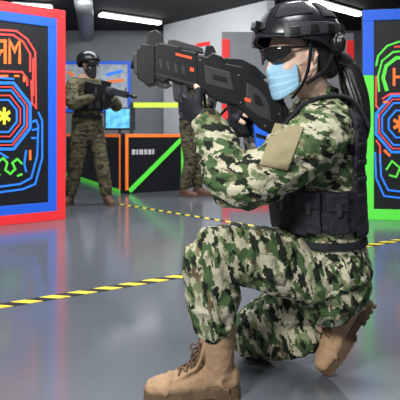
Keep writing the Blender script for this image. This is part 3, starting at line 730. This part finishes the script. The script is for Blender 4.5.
# ------------------------------------------------------------------ standing players
def standing(label, X, Y, fa, ax_, arms, rot=0):
    """X, Y: feet centre; fa: facing direction of the head; arms: joints (x, y, z) relative to the feet"""
    o = V((X, Y, 0)); root = thing('person', o, label, 'person')
    q = lambda x, y, z: o+V((x, y, z))
    hx = ax_.get('hx', .02); Hm = frame(q(hx, -.02, 1.575), fa, (0, 0, 1))
    b = MB(); ts = [(.86, .10, .155), (.95, .11, .17), (1.08, .10, .15), (1.25, .12, .175), (1.36, .115, .185), (1.42, .08, .13)]
    loft(b, [q(-.01, 0, z) for z, a_, c_ in ts], [(c_, a_) for z, a_, c_ in ts], ref=(1, 0, 0), n=18, k=3)
    loft(b, [q(0, 0, 1.36), q(hx*.5, 0, 1.46), Hm @ V((-.01, 0, -.02))], [.07, .056, .05], n=12)
    hs = []
    for s_, A in arms.items():
        sh, el, wr, d_, n_, rt = A
        hs.append(hand(q(*wr), d_, n_, rt, (45, 50, 35), ((.6, .5, -.5), (.8, .1, -.4))))
        loft(b, [q(sh[0]*.6, 0, sh[2]), q(*sh), q(*el), q(*wr)], [.06, .055, .043, .028], n=12)
    lg = ax_['legs']
    for hp, kn, an in lg: loft(b, [q(*hp), q(*kn), q(*an)], [.085, .056, .038], n=12)
    for H in hs: hand_mb(b, H, 0, 9, 8)
    head(b, Hm, 0); obj('body', fuse(b, .007, 2), M['skin2'], root)
    b = MB()
    loft(b, [q(-.01, 0, z) for z, a_, c_ in ts], [(c_*1.1, a_*1.15) for z, a_, c_ in ts], ref=(1, 0, 0), n=20, k=3, cap=False)
    for s_, A in arms.items():
        sh, el, wr = [V(p_) for p_ in A[:3]]
        loft(b, [q(sh.x*.6, 0, sh.z), q(*sh), q(*sh.lerp(el, .5)), q(*el), q(*el.lerp(wr, .5)), q(*el.lerp(wr, .9))], [.08, .08, .075, .064, .058, .046], n=14)
    obj('jacket', wrinkle(fuse(b, .011, 3), .006, (14, 14, 24), .006), M['camo2'], root)
    b = MB(); loft(b, [q(-.01, 0, .98), q(-.01, 0, .88), q(-.01, 0, .80)], [(.165, .12), (.18, .13), (.15, .12)], ref=(1, 0, 0), n=20, k=3)
    for hp, kn, an in lg:
        hp, kn, an = V(hp), V(kn), V(an)
        loft(b, [q(*hp), q(*hp.lerp(kn, .5)), q(*kn), q(*kn.lerp(an, .5)), q(*kn.lerp(an, .85))], [.105, .095, .078, .076, .066], n=14)
    obj('trousers', wrinkle(fuse(b, .011, 3), .006, (14, 14, 24), .006), M['camo2'], root)
    for (hp, kn, an), f_ in zip(lg, ax_['feet']): boot(root, frame(q(an[0], an[1], 0), f_, (0, 0, 1)), (0, 0, 1), .12, M['brown'], M['brown'], False, .009)
    for H in hs: b = MB(); hand_mb(b, H, .004, 3, 8); obj('glove', fuse(b, .008, 1), M['blk'], root)
    helmet(root, Hm, M['helm'], False); goggles(root, Hm, .050, .006, 80); facemask(root, Hm, M['blk'], 'balaclava', .02, .02)
    b = MB(); loft(b, [q(0, 0, z) for z in (1.06, 1.2, 1.34, 1.385)], [(.18, .145), (.19, .16), (.165, .15), (.13, .10)], ref=(1, 0, 0), n=20, k=3, cap=False)
    ve = obj('vest', fuse(b, .012, 2), M['blk'], root)
    for k in range(3):
        b = MB(); box(b, q(-.1+.1*k, -.165, 1.14), (.08, .06, .13)); obj('pouch', b, M['blk'], ve, False, bevel=.012)
    b = MB(); loft(b, [q(-.01, 0, .97), q(-.01, 0, 1.01)], [(.185, .135)]*2, ref=(1, 0, 0), n=20, k=2, cap=False); obj('belt', b, M['blk'], root)
    root.rotation_euler = (0, 0, R(rot))
    return root
pX = (88-200)*6.35/F; rA = 46
# body built facing -Y, then turned rA degrees towards +X
standing('person standing with a rifle near the left panel in olive camouflage and black balaclava', pX, 6.35, (.15, -.98, -.06),
    dict(hx=.0, legs=[((-.095, 0, .86), (-.12, .05, .46), (-.15, .14, .09)), ((.085, 0, .86), (.13, -.08, .46), (.16, -.14, .09))], feet=[(-.85, -.5, 0), (-.3, -.95, 0)]),
    {'r': ((-.20, 0, 1.34), (-.30, -.14, 1.12), (-.12, -.27, 1.20), (.6, -.5, .4), (-.4, -.5, -.6), True),
     'l': ((.19, 0, 1.34), (.22, -.24, 1.12), (-.03, -.46, 1.18), (-.3, -.7, .5), (.6, .1, -.7), False)}, rA)
r0 = V((pX, 6.35, 0)); g2 = thing('toy_rifle', r0+V((.2, -.25, 1.2)), 'black rifle held level at chest height by the standing player', 'gun')
rz = Matrix.Rotation(R(rA), 3, 'Z')
A = r0+rz @ V((-.12, -.14, 1.34)); B = r0+rz @ V((.02, -.80, 1.18)); dx = (B-A).normalized(); L_ = (B-A).length; m2 = frame(A, dx, (0, 0, 1))
def rb(name, boxes, m_, bev=.005):
    b = MB()
    for c_, s_ in boxes: box(b, c_, s_)
    obj(name, b.xf(m2), m_, g2, False, bevel=bev)
rb('stock', [((.06, 0, -.015), (.14, .04, .11)), ((.15, 0, .0), (.10, .035, .05))], M['gun'])
rb('receiver', [((.29, 0, 0), (.24, .05, .09))], M['gun'])
rb('handguard', [((.50, 0, .005), (.20, .05, .07))], M['gun2'])
rb('magazine', [((.34, 0, -.10), (.065, .03, .15))], M['gun'])
rb('grip', [((.22, 0, -.085), (.045, .03, .11))], M['gun'])
rb('sight', [((.28, 0, .07), (.12, .035, .05)), ((.56, 0, .055), (.015, .012, .05))], M['gun'])
b = MB(); loft(b, [(.58, 0, .005), (L_-.03, 0, .005), (L_-.03, 0, .005), (L_+.02, 0, .005)], [.013, .013, .018, .018], n=12, k=1, cap=False); obj('barrel', b.xf(m2), M['gun'], g2)
pX3 = (191-200)*7.2/F
standing('person in olive camouflage standing behind the raised gun, only legs and boots showing', pX3, 7.2, (0, -1, 0),
    dict(hx=.0, legs=[((-.085, 0, .86), (-.08, -.03, .46), (-.08, .05, .09)), ((.085, 0, .86), (.08, -.03, .46), (.075, -.06, .09))], feet=[(-.2, -.98, 0), (.1, -.99, 0)]),
    {'r': ((-.18, 0, 1.34), (-.20, -.08, 1.10), (-.03, -.26, 1.18), (.8, -.2, .3), (-.2, -.7, -.6), True),
     'l': ((.18, 0, 1.34), (.21, -.10, 1.10), (.06, -.28, 1.14), (-.7, -.3, .4), (.2, -.7, -.6), False)}, 62)
# ------------------------------------------------------------------ lights, world, camera
def area(loc, tgt, sx, sy, e, col=(1, 1, 1)):
    l = bpy.data.lights.new('unseen_lamp', 'AREA'); l.shape = 'RECTANGLE'; l.size = sx; l.size_y = sy; l.energy = e; l.color = col  # area lamps out of view, without fixtures
    o = bpy.data.objects.new('unseen_lamp', l); C.objects.link(o); o.location = loc
    o.rotation_euler = (V(tgt)-V(loc)).to_track_quat('-Z', 'Y').to_euler()
area((-1.6, -.9, 2.3), (.2, 1.8, .7), .8, .5, 130, (1, .98, .95))  # key lamp added behind the camera, below ceiling height, to brighten the face
area((.2, .9, 3.1), (.25, 1.8, .6), 1.0, .4, 44, (.97, .99, 1))
area((1.2, 3.4, 3.1), (.6, 2.4, 0), 2.0, .5, 70, (.97, .99, 1))
area((-1.6, 4.2, 3.1), (-1.6, 4.4, 0), 2.4, .5, 95, (.97, .99, 1))
area((-.6, 6.5, 3.1), (-.6, 6.5, 0), 3, .5, 95, (.97, .99, 1))
area((-1.0, 9.2, 3.1), (-1.2, 12.6, .9), 3.0, .5, 90, (.97, .99, 1))  # unseen lamp turned to the back wall to keep its glare off the floor
area((2.4, 7.0, 3.1), (2.4, 7, 0), 2, .5, 55, (.97, .99, 1))
w = bpy.data.worlds.new('world'); S.world = w; w.use_nodes = True
w.node_tree.nodes['Background'].inputs[0].default_value = (.80, .84, .90, 1); w.node_tree.nodes['Background'].inputs[1].default_value = .16
cd = bpy.data.cameras.new('camera'); co = bpy.data.objects.new('camera', cd); C.objects.link(co)
co.location = (0, 0, CH); co.rotation_euler = (PI/2, 0, 0); cd.sensor_width = 36; cd.lens = F/400*36; cd.shift_y = -(200-HZ)/400
cd.dof.use_dof = True; cd.dof.focus_distance = 1.72; cd.dof.aperture_fstop = 13
S.camera = co
